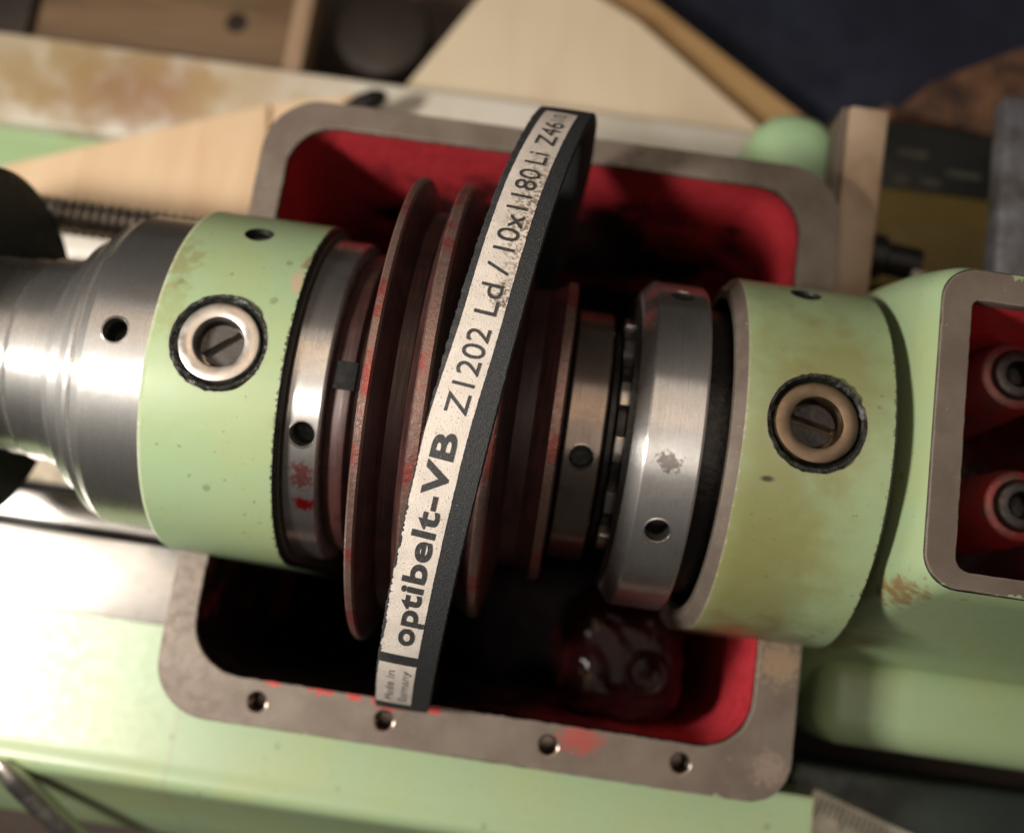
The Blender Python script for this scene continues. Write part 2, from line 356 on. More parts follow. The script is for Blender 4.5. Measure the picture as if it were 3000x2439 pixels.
def cyl_me(p0, p1, r0, r1=None, n=40, bev=0.0):
    p0, p1 = Vector(p0), Vector(p1); r1 = r0 if r1 is None else r1
    d = (p1-p0); L = d.length; q = d.normalized().to_track_quat('Z', 'Y').to_matrix()
    prof = [(0, 0), (0, r0), (L, r1), (L, 0)]
    if bev: prof = chamfer(prof, bev)
    vs, fs = [], []
    for (h, r) in prof:
        for k in range(n):
            a = 2*math.pi*k/n; vs.append(p0+q @ Vector((max(r, 1e-4)*math.cos(a), max(r, 1e-4)*math.sin(a), h)))
    for i in range(len(prof)-1):
        for k in range(n):
            k2 = (k+1) % n; fs.append((i*n+k, i*n+k2, (i+1)*n+k2, (i+1)*n+k))
    me = mesh(vs, fs); bm = bmesh.new(); bm.from_mesh(me); bmesh.ops.remove_doubles(bm, verts=bm.verts, dist=1e-3); return bmm(bm)
def tube_me(p0, p1, prof, n=48):
    """revolve (h, r) about the line p0->p1, open or closed as given"""
    p0, p1 = Vector(p0), Vector(p1); q = (p1-p0).normalized().to_track_quat('Z', 'Y').to_matrix()
    vs, fs = [], []
    for (h, r) in prof:
        for k in range(n):
            a = 2*math.pi*k/n; vs.append(p0+q @ Vector((max(r, 1e-4)*math.cos(a), max(r, 1e-4)*math.sin(a), h)))
    for i in range(len(prof)-1):
        for k in range(n):
            k2 = (k+1) % n; fs.append((i*n+k, i*n+k2, (i+1)*n+k2, (i+1)*n+k))
    me = mesh(vs, fs); bm = bmesh.new(); bm.from_mesh(me); bmesh.ops.remove_doubles(bm, verts=bm.verts, dist=1e-3); return bmm(bm)
def rrect(x0, x1, y0, y1, r, n=10):
    r = r if isinstance(r, (list, tuple)) else [r]*4      # order: back-right, back-left, front-left, front-right
    pts = []
    for (cx, cy, a, q) in [(x1-r[0], y1-r[0], 0, r[0]), (x0+r[1], y1-r[1], 90, r[1]), (x0+r[2], y0+r[2], 180, r[2]), (x1-r[3], y0+r[3], 270, r[3])]:
        for k in range(n+1):
            t = math.radians(a+90*k/n); pts.append((cx+q*math.cos(t), cy+q*math.sin(t)))
    return pts
def circ2(x, y, r, n=28): return [(x+r*math.cos(2*math.pi*k/n), y+r*math.sin(2*math.pi*k/n)) for k in range(n)]
def subdiv(pts, step, jit=0.0):
    out = []
    for i in range(len(pts)):
        a, b = Vector(pts[i]), Vector(pts[(i+1) % len(pts)]); L = (b-a).length; m = max(1, int(L/step))
        for k in range(m):
            p = a+(b-a)*k/m
            out.append((p.x+random.uniform(-jit, jit), p.y+random.uniform(-jit, jit)))
    return out
def plate_me(loops, z0, z1, bev=0.2):
    cu = bpy.data.curves.new('c', 'CURVE'); cu.dimensions = '2D'; cu.fill_mode = 'BOTH'
    cu.extrude = (z1-z0)/2-bev; cu.bevel_depth = bev; cu.bevel_resolution = 1; cu.offset = -bev
    for lp in loops:
        sp = cu.splines.new('POLY'); sp.points.add(len(lp)-1); sp.use_cyclic_u = True
        for p, q in zip(sp.points, lp): p.co = (q[0], q[1], 0, 1)
    o = bpy.data.objects.new('c', cu); COL.objects.link(o)
    dg = bpy.context.evaluated_depsgraph_get(); me = bpy.data.meshes.new_from_object(o.evaluated_get(dg))
    bpy.data.objects.remove(o); bpy.data.curves.remove(cu)
    me.transform(Matrix.Translation((0, 0, (z0+z1)/2))); return me
def wall_me(loop, z0, z1, levels=1):
    n = len(loop); vs, fs = [], []
    for j in range(levels+1):
        z = z1+(z0-z1)*j/levels
        vs += [(x, y, z) for x, y in loop]
    for j in range(levels):
        for k in range(n): fs.append((j*n+k, j*n+(k+1) % n, (j+1)*n+(k+1) % n, (j+1)*n+k))
    return mesh(vs, fs)
def boolean(me, cutters, op='DIFFERENCE', cm='grime_and_shade', bm_mat=None):
    """me minus the cutter meshes; cut faces take material slot 1"""
    a = bpy.data.objects.new('a', me); COL.objects.link(a)
    me.materials.append(M[bm_mat or 'steel']); tmp = []
    for c in cutters:
        c.materials.append(M[cm])
        o = bpy.data.objects.new('b', c); COL.objects.link(o); tmp.append(o)
        m = a.modifiers.new('b', 'BOOLEAN'); m.operation = op; m.object = o; m.solver = 'EXACT'; m.material_mode = 'TRANSFER'
    dg = bpy.context.evaluated_depsgraph_get(); out = bpy.data.meshes.new_from_object(a.evaluated_get(dg))
    for o in tmp+[a]: bpy.data.objects.remove(o)
    return out
def closed(me):
    bm = bmesh.new(); bm.from_mesh(me); bmesh.ops.remove_doubles(bm, verts=bm.verts, dist=1e-3); bmesh.ops.holes_fill(bm, edges=bm.edges, sides=0); return bmm(bm)
def radial(x, ang, r):   # point at angle from straight up (positive to the back)
    return Vector((x, r*math.sin(math.radians(ang)), ZC+r*math.cos(math.radians(ang))))

# ================================================================== the setting
bench = link('workbench', box_me(-700, 700, -500, 700, -150, -131, 1), 'bench'); bench['kind'] = 'structure'

# ================================================================== headstock
hs = root('headstock', 'green lathe headstock casting, open on top, with a red painted cavity and bare rim', 'headstock', (8, 0, -75))
OUT = rrect(-48, 64.4, -57.8, 59.7, [11, 11, 10, 7.5])
INN = rrect(-42.6, 56.8, -49.8, 54.6, [9, 9, 9.5, 9])
HOLES = [(-29.3, -53.6), (-6.8, -53.5), (22.1, -53.5), (45.2, -53.2)]
link('machined_rim', plate_me([subdiv(OUT, 1.2, 0.05), subdiv(INN, 1.0, 0.10)]+[circ2(x, y, 1.75) for x, y in HOLES], -3.0, 0, 0.22), 'rim', hs)
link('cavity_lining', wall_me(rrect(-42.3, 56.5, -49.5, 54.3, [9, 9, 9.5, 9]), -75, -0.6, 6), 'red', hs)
link('cavity_floor', box_me(-47, 63, -57, 59, -78, -74.5, .3), 'sludge', hs)
link('outer_wall', wall_me(rrect(-47.6, 64.0, -57.4, 59.3, [11, 11, 10, 7.5]), -75, -2.4, 3), 'green', hs)
for (x, y) in HOLES:
    link('threaded_hole', tube_me((x, y, 0), (x, y, -9), [(-.03, 1.95), (.05, 1.72)]+[(.5+.45*k, 1.72 if k % 2 else 1.5) for k in range(16)]+[(8, 1.5), (8, .01)], 28), 'steel_dark', hs)
# cap shell: half-round above, straight skirts below, with a bore
def cap_me(x0, x1, R, bore, depth=60, n=160, bare=0.0):
    stations = ([(x0, R-1.8), (x0+bare*.85, R-.45), (x0+bare, R-.1), (x0+bare+.4, R),] if bare else [(x0, R-.9), (x0+.25, R-.35), (x0+.9, R),])+[ (x0+4, R), ((x0+x1)/2, R), (x1-4, R), (x1-.6, R), (x1-.2, R-.35), (x1, R-.9)]
    def outer(r, k):
        a = 2*math.pi*k/n; c, s_ = math.cos(a), math.sin(a)
        if s_ >= 0: return (r*c, r*s_)
        return (r*max(-1, min(1, c*1.7)), -depth*min(1, -s_*1.7))
    vs, fs, ms = [], [], []
    for (x, r) in stations:
        for k in range(n): y, z = outer(r, k); vs.append((x, y, ZC+z))
    J = len(stations)
    for x in (x0, x1):
        for k in range(n):
            a = 2*math.pi*k/n; vs.append((x, bore*math.cos(a), ZC+bore*math.sin(a)))
    for j in range(J-1):
        for k in range(n): fs.append((j*n+k, j*n+(k+1) % n, (j+1)*n+(k+1) % n, (j+1)*n+k)); ms.append(1 if (bare and j < 2) else 3 if j >= J-3 else 0)
    for (o_, i_) in ((0, J), (J-1, J+1)):
        for k in range(n): fs.append((o_*n+k, o_*n+(k+1) % n, i_*n+(k+1) % n, i_*n+k)); ms.append(1)
    for k in range(n): fs.append((J*n+k, J*n+(k+1) % n, (J+1)*n+(k+1) % n, (J+1)*n+k)); ms.append(2)
    me = mesh(vs, fs, ms); bm = bmesh.new(); bm.from_mesh(me); return bmm(bm)
def make_cap(x0, x1, R, bore, mat, px, pang, hx, hang, plugm, screwm, slot, hole_r, bare=0.0):
    me = cap_me(x0, x1, R, bore, bare=bare)
    n_ = radial(px, pang, 1)-Vector((px, 0, ZC)); n2 = radial(hx, hang, 1)-Vector((hx, 0, ZC))
    pc = radial(px, pang, R); hc = radial(hx, hang, R)
    cut = [cyl_me(pc-n_*4.2, pc+n_*4, 7.35, n=56), cyl_me(hc-n2*4.5, hc+n2*4, hole_r, n=28)]
    a = bpy.data.objects.new('a', me); COL.objects.link(a)
    for m_ in (mat, 'rim', 'black', 'grime_and_shade'): me.materials.append(M[m_])
    tmp = []
    for c in cut:
        c.materials.append(M['grime_and_shade'])
        o = bpy.data.objects.new('b', c); COL.objects.link(o); tmp.append(o)
        m = a.modifiers.new('b', 'BOOLEAN'); m.operation = 'DIFFERENCE'; m.object = o; m.solver = 'EXACT'; m.material_mode = 'TRANSFER'
    dg = bpy.context.evaluated_depsgraph_get(); out = bpy.data.meshes.new_from_object(a.evaluated_get(dg))
    for o in tmp+[a]: bpy.data.objects.remove(o)
    cap = link('bearing_cap', out, None, hs, 28)
    # oil plug: grimy seat ring, satin plug with a bore, slotted screw
    top = pc+n_*.05
    b0 = pc-n_*4.2
    seat = tube_me(b0, pc, [(0, 7.5), (3.7, 7.5), (4.1, 7.35), (4.05, 6.9), (3.3, 6.35), (2.6, 6.25), (0, 6.2)], 72)
    for v in seat.vertices: v.co += Vector((random.uniform(-.12, .12), random.uniform(-.12, .12), random.uniform(-.12, .12)))
    link('seal_ring', seat, 'grime_and_shade', cap)
    link('oil_plug', tube_me(b0, pc, [(0, 6.2), (3.7, 6.2), (4.05, 6.0), (4.15, 5.7), (4.2, 4.05), (4.1, 3.85), (3.8, 3.75), (-.4, 3.75), (-.4, .02)], 72), plugm, cap)
    # slotted screw head: two half discs either side of the slot
    q = n_.to_track_quat('Z', 'Y').to_matrix(); ca, sa = math.cos(slot), math.sin(slot)
    bm = bmesh.new()
    for sgn in (-1, 1):
        pts = []
        for k in range(17):
            t = math.radians(8+164*k/16); pts.append((3.3*math.cos(t), max(.5, 3.3*math.sin(t))*sgn))
        lo = [bm.verts.new(b0+q @ Vector((x*ca-y*sa, x*sa+y*ca, -.3))) for x, y in pts]
        hi = [bm.verts.new(b0+q @ Vector((x*ca-y*sa, x*sa+y*ca, 1.9))) for x, y in pts]
        bm.faces.new(hi)
        for i in range(len(pts)): bm.faces.new((lo[i], lo[(i+1) % len(pts)], hi[(i+1) % len(pts)], hi[i]))
    bmesh.ops.bevel(bm, geom=bm.edges[:], offset=.12, segments=1, affect='EDGES')
    link('slotted_screw', bmm(bm), screwm, cap)
    link('set_screw', tube_me(hc-n2*4, hc, [(0, .01), (1.2, .9), (2.3, 1.0), (2.5, hole_r-.5), (2.2, hole_r-.1), (0, hole_r-.1)], 24), 'steel', cap)
    return cap
capL = make_cap(-47, -25.4, 29.75, 26.9, 'green_left', -36.2, 1.7, -36.0, 45.5, 'plug', 'screw', math.radians(40), 2.3)
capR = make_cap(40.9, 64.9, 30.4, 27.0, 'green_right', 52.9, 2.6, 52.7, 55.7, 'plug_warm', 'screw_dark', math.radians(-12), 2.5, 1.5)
# oily boss in the front corner of the cavity
bme = box_me(23.5, 47, -49, -25, -60, -14, 6.5, 6)
bm = bmesh.new(); bm.from_mesh(bme); bmesh.ops.triangulate(bm, faces=bm.faces)
for _ in range(3):
    lg = [e for e in bm.edges if e.calc_length() > 2.2]
    if lg: bmesh.ops.subdivide_edges(bm, edges=lg, cuts=1); bmesh.ops.triangulate(bm, faces=bm.faces)
from mathutils import noise as mnoise
for v in bm.verts: v.co += v.normal*(1.5*mnoise.noise(v.co*.14)+.5*mnoise.noise(v.co*.45))
b = link('cast_boss', bmm(bm), 'oily_red', hs, 70)
link('boss_bore', tube_me((39.5, -39.5, -14.2), (39.5, -39.5, -13), [(0, 4.6), (.9, 4.3), (1.1, 3.6), (.9, 2.9), (-1.5, 2.6), (-1.5, .02)], 36), 'oily_red', b)

# ================================================================== spindle
sp = root('spindle', 'steel lathe spindle with stepped pulley and ring nuts lying across the red cavity', 'spindle', (0, 0, ZC))
nose = [(-104, 16.6), (-78.2, 16.9), (-77.6, 17.3), (-74.4, 17.3), (-74.2, 16.3), (-73.4, 16.3), (-73.2, 18.0), (-69.0, 18.0), (-68.8, 18.6), (-66.9, 18.7), (-66.2, 19.4), (-65.4, 20.6), (-64.4, 21.6), (-64.2, 22.4), (-62.6, 22.9), (-61.2, 24.6), (-60.4, 25.2), (-60.2, 25.7), (-59.5, 25.8), (-59.3, 25.1), (-58.9, 25.1), (-58.7, 26.2), (-57.5, 27.1), (-57.0, 27.4), (-47.2, 27.4), (-46.8, 26.8), (-46, 26)]
body = closed(lathe(nose, 160))
hp = radial(-52.8, 2.5, 27.4)
link('spindle_nose', boolean(body, [cyl_me(radial(-52.8, 2.0, 22), radial(-52.8, 2.0, 31), 1.95, n=32)], cm='grime_and_shade', bm_mat='steel_nose'), None, sp, 20)
link('spindle_shaft', lathe([(-46, 22), (26, 15.5), (26, 24.6), (66, 24.6)], 96), 'black', sp)
# left bearing nut with a pin hole
lr = closed(lathe(chamfer([(-25.2, 20), (-25.2, 27.7), (-19.7, 27.7), (-19.7, 20)], .35), 160))
link('ring_nut', boolean(lr, [cyl_me(radial(-22.3, -22.3, 23), radial(-22.3, -22.3, 31), 1.95, n=32)], cm='grime_and_shade', bm_mat='steel_left'), None, sp, 25)
def bead(x, ang, R, r=1.95, par=None):
    c = radial(x, ang, R); n_ = (c-Vector((x, 0, ZC))).normalized()
    link('hole_edge', tube_me(c-n_*.6, c, [(-1.5, r-.02), (.45, r-.02), (.64, r+.12), (.55, r+.30)], 36), 'steel', par)
# pulley: hub, three grooves, four flanges
pul = [(-19.6, 25.2), (-17.6, 26.2), (-16.2, 26.2), (-15.6, 25.0), (-14.2, 25.0), (-13.4, 26), (-12.7, 38.6), (-12.45, 39.7), (-12.2, 40.0), (-11.35, 40.0), (-11.0, 39.6),
       (-8.9, 34.6), (-6.7, 34.6), (-5.0, 39.6), (-4.7, 40.0), (-3.3, 40.0), (-2.9, 39.4), (-.9, 31.4), (2.0, 31.4), (5.2, 33.4), (5.6, 33.8), (6.6, 33.8), (7.0, 33.2),
       (9.0, 24.0), (11.8, 24.0), (14.4, 25.6), (14.5, 26.0), (15.9, 26.0), (16.2, 25.4), (16.6, 19)]
tipset = [7, 8, 9, 13, 14, 15, 19, 20, 21, 25, 26, 27]
link('step_pulley', lathe(pul, 160, mi=[1 if i in tipset else 0 for i in range(len(pul)-1)]), ['pulley', 'tip'], sp, 30)
link('key_slot_shade', box_me(-19.0, -15.6, -3.0, 1.4, ZC+25.0, ZC+26.35, .15), 'matte_black', sp)  # near-flush black block, paints the shaded hollow of the key slot
# right hand lock nut
ln = closed(lathe(chamfer([(16.9, 14), (16.9, 21.6), (22.9, 21.6), (22.9, 14)], .3), 128))
link('lock_nut', boolean(ln, [cyl_me(radial(19.9, -19.5, 17), radial(19.9, -19.5, 25), 1.95, n=32)], cm='grime_and_shade', bm_mat='steel_dark'), None, sp, 25)
# toothed washer between the nuts
wash = link('tab_washer', lathe(chamfer([(23.4, 12), (23.4, 18.6), (24.6, 18.6), (24.6, 12)], .2), 96), 'black', sp)
for ang in (-62, -38, -14, 10, 34, 58):
    c0, c1 = radial(25.0, ang, 17.8), radial(27.0, ang, 19.6)
    me = box_me(24.7, 26.7, -2.0, 2.0, -1.2, 1.2, .25); me.transform(Matrix.Translation(radial(0, ang, 20.2)) @ Matrix.Rotation(-math.radians(ang), 4, 'X'))
    link('washer_tab', me, 'steel', wash)
link('bearing_face', lathe([(24.5, 12), (24.9, 19), (26.8, 19.2), (26.9, 24)], 96), 'black', sp)
rn = closed(lathe([(26.9, 18), (26.9, 25.9), (27.1, 26.2), (28.7, 27.95), (29.0, 28.1), (36.9, 28.1), (37.3, 27.8), (37.3, 18)], 160))
rn = boolean(rn, [cyl_me(radial(32.6, -37.0, 23), radial(32.6, -37.0, 32), 1.95, n=32), cyl_me(radial(32.8, 50.4, 23), radial(32.8, 50.4, 32), 1.95, n=32)], cm='grime_and_shade', bm_mat='steel_ring')
link('bearing_ring_nut', rn, None, sp, 20)
for (x, a, R) in [(-22.3, -22.3, 27.7), (19.9, -19.5, 21.6), (32.6, -37, 28.1), (32.8, 50.4, 28.1)]: bead(x, a, R, 1.95, sp)
bead(-52.8, 2.0, 27.4, 1.95, sp)

# ================================================================== chuck on the spindle nose
link_o = link('lathe_chuck', lathe(chamfer([(-85, 16.9), (-85, 32), (-97, 32), (-97, 10)], 1.2), 128), 'chuck')
tag(link_o, 'blackened round chuck body screwed onto the steel spindle nose', 'chuck')

# ================================================================== drive belt
CP = [(-4.6, -49, -40), (-4.4, -49.1, -18), (-4.1, -49.5, -4), (-3.8, -50.7, 5), (-3.0, -48.4, 16), (-1.9, -41.8, 30.2), (-0.5, -30.6, 42.3), (1.2, -16, 50.8), (3.0, 0, 54.1), (4.8, 16.5, 52.2), (6.5, 30, 46.6), (8.2, 41, 39), (9.5, 48, 32), (10.2, 51, 26.5), (10.6, 51.2, 20), (10.6, 48, 8), (9.4, 43.5, -6), (8, 38, -28), (7, 34, -50)]
def catmull(cp, n):
    cp = [Vector(c) for c in cp]; out = []
    for i in range(len(cp)-1):
        p0, p1, p2, p3 = cp[max(i-1, 0)], cp[i], cp[i+1], cp[min(i+2, len(cp)-1)]
        for k in range(n):
            t = k/n; out.append(.5*((2*p1)+(-p0+p2)*t+(2*p0-5*p1+4*p2-p3)*t*t+(-p0+3*p1-3*p2+p3)*t**3))
    return out+[cp[-1]]
PATH = catmull(CP, 24); SL = [0.0]
for i in range(1, len(PATH)): SL.append(SL[-1]+(PATH[i]-PATH[i-1]).length)
DS = next(SL[i] for i in range(len(PATH)) if PATH[i].y >= -.05 and PATH[i].z > 40)-120.8   # arc length at the crown
def belt_frame(s):
    import bisect
    i = min(max(bisect.bisect_right(SL, s)-1, 0), len(PATH)-2)
    f = (s-SL[i])/(SL[i+1]-SL[i]); p = PATH[i].lerp(PATH[i+1], f)
    a, b_ = PATH[max(i-2, 0)], PATH[min(i+3, len(PATH)-1)]
    T = (b_-a).normalized(); side = (Vector((1, 0, 0))-T*T.x).normalized(); N = side.cross(T).normalized()
    return p, T, side, N
HW = 4.15
def belt_pt(s, v, h=0.0):           # v: towards the left edge, h: above the outer face
    p, T, side, N = belt_frame(s+DS)
    crown = -0.10*(v/HW)**2
    return p-side*v+N*(h+crown)
db = root('drive_belt', 'black rubber drive belt with a white printed label laid over the pulley', 'belt', (3, 0, 40))
sec = [(HW-.25, 0), (HW*.5, 0), (0, 0), (-HW*.5, 0), (-HW-.4, 0), (-HW-.65, -.35), (-HW-.5, -1.0), (-2.75, -4.6), (-2.4, -4.9), (2.4, -4.9), (2.75, -4.6), (HW-.15, -1.0), (HW, -.35)]
vs, fs = [], []; NS = 520
for i in range(NS+1):
    s_ = SL[-1]*i/NS; p, T, side, N = belt_frame(s_)
    for j, (v, h) in enumerate(sec):
        jit = random.uniform(-.09, .09) if j in (0, 12, 11) else random.uniform(-.035, .035) if j in (4, 5) else 0
        vs.append(p-side*(v+jit)+N*(h-0.10*(v/HW)**2+jit*.5))
m_ = len(sec)
for i in range(NS):
    for j in range(m_): fs.append((i*m_+j, i*m_+(j+1) % m_, (i+1)*m_+(j+1) % m_, (i+1)*m_+j))
fs.append(tuple(range(m_))); fs.append(tuple(NS*m_+j for j in range(m_)))
me = mesh(vs, fs); bm = bmesh.new(); bm.from_mesh(me); link('belt_carcass', bmm(bm), 'rubber', db, 50)
def lab_edges(s):
    """left and right edge of the white print across the belt: it drifts on the belt"""
    t = min(max((s-108)/20, 0), 1); t = t*t*(3-2*t); u = min(max((s-150)/24, 0), 1)
    L = 4.02*(1-t)+3.15*t-.6*u; R_ = -1.75*(1-t)-2.3*t-.35*u
    return L, R_
def strip(name, s0, s1, mat, par, h=.05, shrink=0.0, fray=0.0):
    vs, fs = [], []; n = max(8, int((s1-s0)/.35)); k = 8
    for i in range(n+1):
        s_ = s0+(s1-s0)*i/n; L, R_ = lab_edges(s_)
        ff = fray*(1-min(max((s_-95)/15, 0), 1))
        L = min(L-random.uniform(0, .5)*ff-random.uniform(0, .05), 4.0); R_ += random.uniform(-.03, .03)
        for j in range(k+1):
            v = L+(R_-L)*j/k; vs.append(belt_pt(s_, v, h))
    for i in range(n):
        for j in range(k): fs.append((i*(k+1)+j, i*(k+1)+j+1, (i+1)*(k+1)+j+1, (i+1)*(k+1)+j))
    me = mesh(vs, fs); bm = bmesh.new(); bm.from_mesh(me)
    ext = bmesh.ops.solidify(bm, geom=bm.faces[:], thickness=.04)
    return link(name, bmm(bm), mat, par, 40)
label = strip('printed_label', 73.0, 174.2, 'label', db, .06, fray=.8)
boxl = strip('origin_label', 53.5, 70.4, 'label', db, .06, fray=.4)
def text_on_belt(txt, s0, s1, vbase, height, mat, par, bold=0.0, name='lettering', capref='Z', spacing=1.0):
    cu = bpy.data.curves.new('t', 'FONT'); cu.body = txt; cu.size = 1.0; cu.offset = bold; cu.space_character = spacing
    cu.resolution_u = 5; cu.fill_mode = 'FRONT'
    o = bpy.data.objects.new('t', cu); COL.objects.link(o)
    dg = bpy.context.evaluated_depsgraph_get(); me = bpy.data.meshes.new_from_object(o.evaluated_get(dg))
    bpy.data.objects.remove(o); bpy.data.curves.remove(cu)
    bm = bmesh.new(); bm.from_mesh(me)
    xs = [v.co.x for v in bm.verts]; x0, x1 = min(xs), max(xs)
    CAPH = 0.70
    for _ in range(2):
        long = [e for e in bm.edges if e.calc_length()*(s1-s0)/(x1-x0) > .6]
        if long: bmesh.ops.subdivide_edges(bm, edges=long, cuts=1)
    bmesh.ops.triangulate(bm, faces=bm.faces)
    for v in bm.verts:
        s_ = s0+(v.co.x-x0)/(x1-x0)*(s1-s0)
        L, R_ = lab_edges(s_)
        v.co = belt_pt(s_, R_+vbase+v.co.y/CAPH*height, .17)
    return link(name, bmm(bm), mat, par, 40)
text_on_belt('optibelt-VB', 75.6, 110.4, 1.25, 3.1, 'ink', label, .028, spacing=1.06)
text_on_belt('Z1202', 113.0, 125.0, 1.05, 3.1, 'ink', label, .0)
text_on_belt('Ld', 127.0, 131.6, 1.05, 3.1, 'ink', label, .0)
text_on_belt('/', 133.2, 134.9, 1.05, 3.1, 'ink', label, .0)
text_on_belt('10x1180', 137.0, 153.4, 1.05, 3.1, 'ink', label, .0)
text_on_belt('Li', 154.9, 158.0, 1.05, 3.1, 'ink', label, .0)
text_on_belt('Z46', 160.4, 168.6, 1.05, 3.0, 'ink', label, .0)
text_on_belt('1/2', 169.2, 172.6, 1.5, 2.0, 'ink_grey', label, .0)
text_on_belt('Made in', 56.0, 68.5, 3.2, 1.2, 'ink_grey', boxl, .0)
text_on_belt('Germany', 55.5, 69.0, 1.0, 1.2, 'ink_grey', boxl, .0)

# ================================================================== lathe bed under and left of the headstock
bed = root('lathe_bed', 'green painted lathe bed with bright ground steel ways left of the headstock', 'lathe bed', (-40, -60, -75))
def bed_prof(yb): return [(yb, -20.2), (-68.5, -20.3), (-70.2, -19.9), (-71.4, -19.5), (-72.4, -19.35), (-73.4, -19.55), (-74.3, -20.3), (-75.2, -22), (-76, -24.2), (-83, -37), (-87.6, -44.8), (-88.4, -47), (-88.4, -75), (yb, -75)]
vs, fs = [], []
q = len(bed_prof(0))
for (xa, xb, yb, nx) in ((-135, -48.3, -44, 16), (-48.3, 74.7, -57.9, 24)):
    vs, fs = [], []
    for k in range(nx+1): vs += [(xa+(xb-xa)*k/nx, y, z) for y, z in bed_prof(yb)]
    for i in range(nx):
        for j in range(q): fs.append((i*q+j, i*q+(j+1) % q, (i+1)*q+(j+1) % q, (i+1)*q+j))
    fs.append(tuple(range(q))); fs.append(tuple(nx*q+j for j in range(q)))
    me = mesh(vs, fs); bm = bmesh.new(); bm.from_mesh(me); link('bed_casting', bmm(bm), 'green', bed, 30)
link('front_way', box_me(-140, -48.6, -44.2, -29.2, -60, -19.4, .35), 'steel_flat', bed)
link('inner_way', box_me(-140, -48.6, -27.3, -21.6, -60, -28, .5), 'steel_flat', bed)
link('way_gib', box_me(-140, -48.6, -29.1, -27.4, -60, -31, .2), 'black', bed)
link('rear_way', box_me(-140, -48.6, 33, 45, -60, -40, .5), 'white_way', bed)
link('bed_web', box_me(-140, -48.6, -21.5, 32.9, -64, -48, .3), 'web', bed)
link('web_slot', box_me(-140, -48.6, -21.2, -18.4, -50, -46.5, .3), 'black', bed)
# lead screw
ls = [(-138, .1)]
x = -138
while x < -48.6:
    ls += [(x, 2.6), (x+.3, 2.6), (x+.8, 3.8), (x+1.3, 3.8)]; x += 1.9
ls += [(-48.2, .1)]
o = link('lead_screw', lathe(ls, 40, zc=0), 'plug', None, 20)
for v in o.data.vertices: v.co += Vector((0, 34.2, -15))*S
tag(o, 'bright threaded lead screw running behind the chuck', 'lead screw')
# steel scriber rod in the front left corner
o = link('steel_rod', tube_me((-79.6, -73.0, -17.0), (-53.6, -101.4, -41.5), [(0, .02), (.6, .8), (2.2, 1.5), (4, 2.1), (6, 2.35), (60, 2.5), (60, .02)], 36), 'plug')
tag(o, 'grey steel rod with a tapered tip lying across the front of the bed', 'rod')

# ================================================================== gear housing on the right
gh = root('gear_housing', 'green gear housing with a bare rimmed window showing two socket screws on red bosses', 'gear housing', (95, 5, -30))
def loft(levels, n=8):
    loops = [rrect(x0, x1, y0, y1, r, n) for (x0, x1, y0, y1, r, z) in levels]; N_ = len(loops[0]); vs, fs = [], []
    for lp, lv in zip(loops, levels): vs += [(x, y, lv[5]) for x, y in lp]
    for j in range(len(loops)-1):
        for k in range(N_): fs.append((j*N_+k, j*N_+(k+1) % N_, (j+1)*N_+(k+1) % N_, (j+1)*N_+k))
    return mesh(vs, fs)
link('housing_wall', loft([(66.0, 140, -40, 44, 8, -34), (66.0, 140, -30, 40, 8, -16), (66.1, 140, -27.5, 37, 8, -2), (66.3, 140, -25.6, 34.5, 7, 12), (66.6, 140, -23.2, 31.5, 6, 26), (67.4, 140, -21.4, 29.2, 5.5, 35), (68.4, 140, -20.7, 28.4, 5, 38.2), (69.3, 140, -20.1, 27.8, 5, 39.5)]), 'green_gear', gh, 60)
link('window_rim', plate_me([subdiv(rrect(69.4, 138, -19.9, 27.6, 5), 1.2, .05), subdiv(rrect(73.8, 132, -17.3, 22.9, [2, 1.2, 2, 2]), 1.2, .06)], 37.6, 40, .2), 'rim_gear', gh)
link('window_lining', wall_me(rrect(73.5, 132.3, -17.6, 23.2, [2, 1.2, 2, 2]), -12, 38.4, 3), 'red', gh)
link('window_floor', box_me(70, 136, -20, 27, -14, -11.5, .2), 'oily_red', gh)
for (x, y) in ((89.6, 18.0), (91.2, -3.6)):
    bo = link('screw_boss', tube_me((x, y, -12), (x, y, 15), [(0, 6.6), (20, 6.5), (30.2, 6.3), (32.6, 5.6), (33, 4.9), (33, 4.3), (28, 4.25)], 48), 'worn_red', gh, 40)
    link('socket_screw', tube_me((x, y, 14), (x, y, 22), [(0, 4.1), (7.2, 4.1), (7.8, 3.7), (8, 3.2), (8, 2.3), (7.7, 2.1)], 48), 'screw', bo)
    link('hex_socket', tube_me((x, y, 14), (x, y, 22), [(7.8, 2.2), (4.5, 2.1), (4.3, .02)], 6), 'screw_dark', bo, 20)
o = link('shaft_cover', box_me(73.5, 140, -47.6, -29.6, -42, -17.8, 5.5, 5), 'green_gear', None, 50)
tag(o, 'rounded green shaft cover below the gear housing window', 'cover')
# dark panel with a graduated scale
pn = root('scale_panel', 'dark green panel with an aged graduated scale plate in the lower right corner', 'panel', (100, -75, -60))
link('panel_body', box_me(76.5, 150, -110, -53.5, -60, -43.5, 1.5, 3), 'dark_panel', pn)
sr = math.atan2(-5.0, 17.0)
scp = link('scale_plate', box_me(0, 34, -16, 0, -.5, .5, .2), 'scale', pn)
scp.data.transform(Matrix.Translation(Vector((81.2, -58.8, -42.9))*S-base_of(pn)) @ Matrix.Rotation(sr, 4, 'Z') @ Matrix.Translation(base_of(pn)))
bm = bmesh.new()
for k in range(26):
    L = 3.2 if k % 5 else 4.6
    r_ = bmesh.ops.create_cube(bm, size=1)
    for v in r_['verts']: v.co = Vector((1.6+k*1.22+v.co.x*.42, -1.0-L/2+v.co.y*L, .55+v.co.z*.12))
bm.transform(Matrix.Translation((81.2, -58.8, -42.9)) @ Matrix.Rotation(sr, 4, 'Z'))
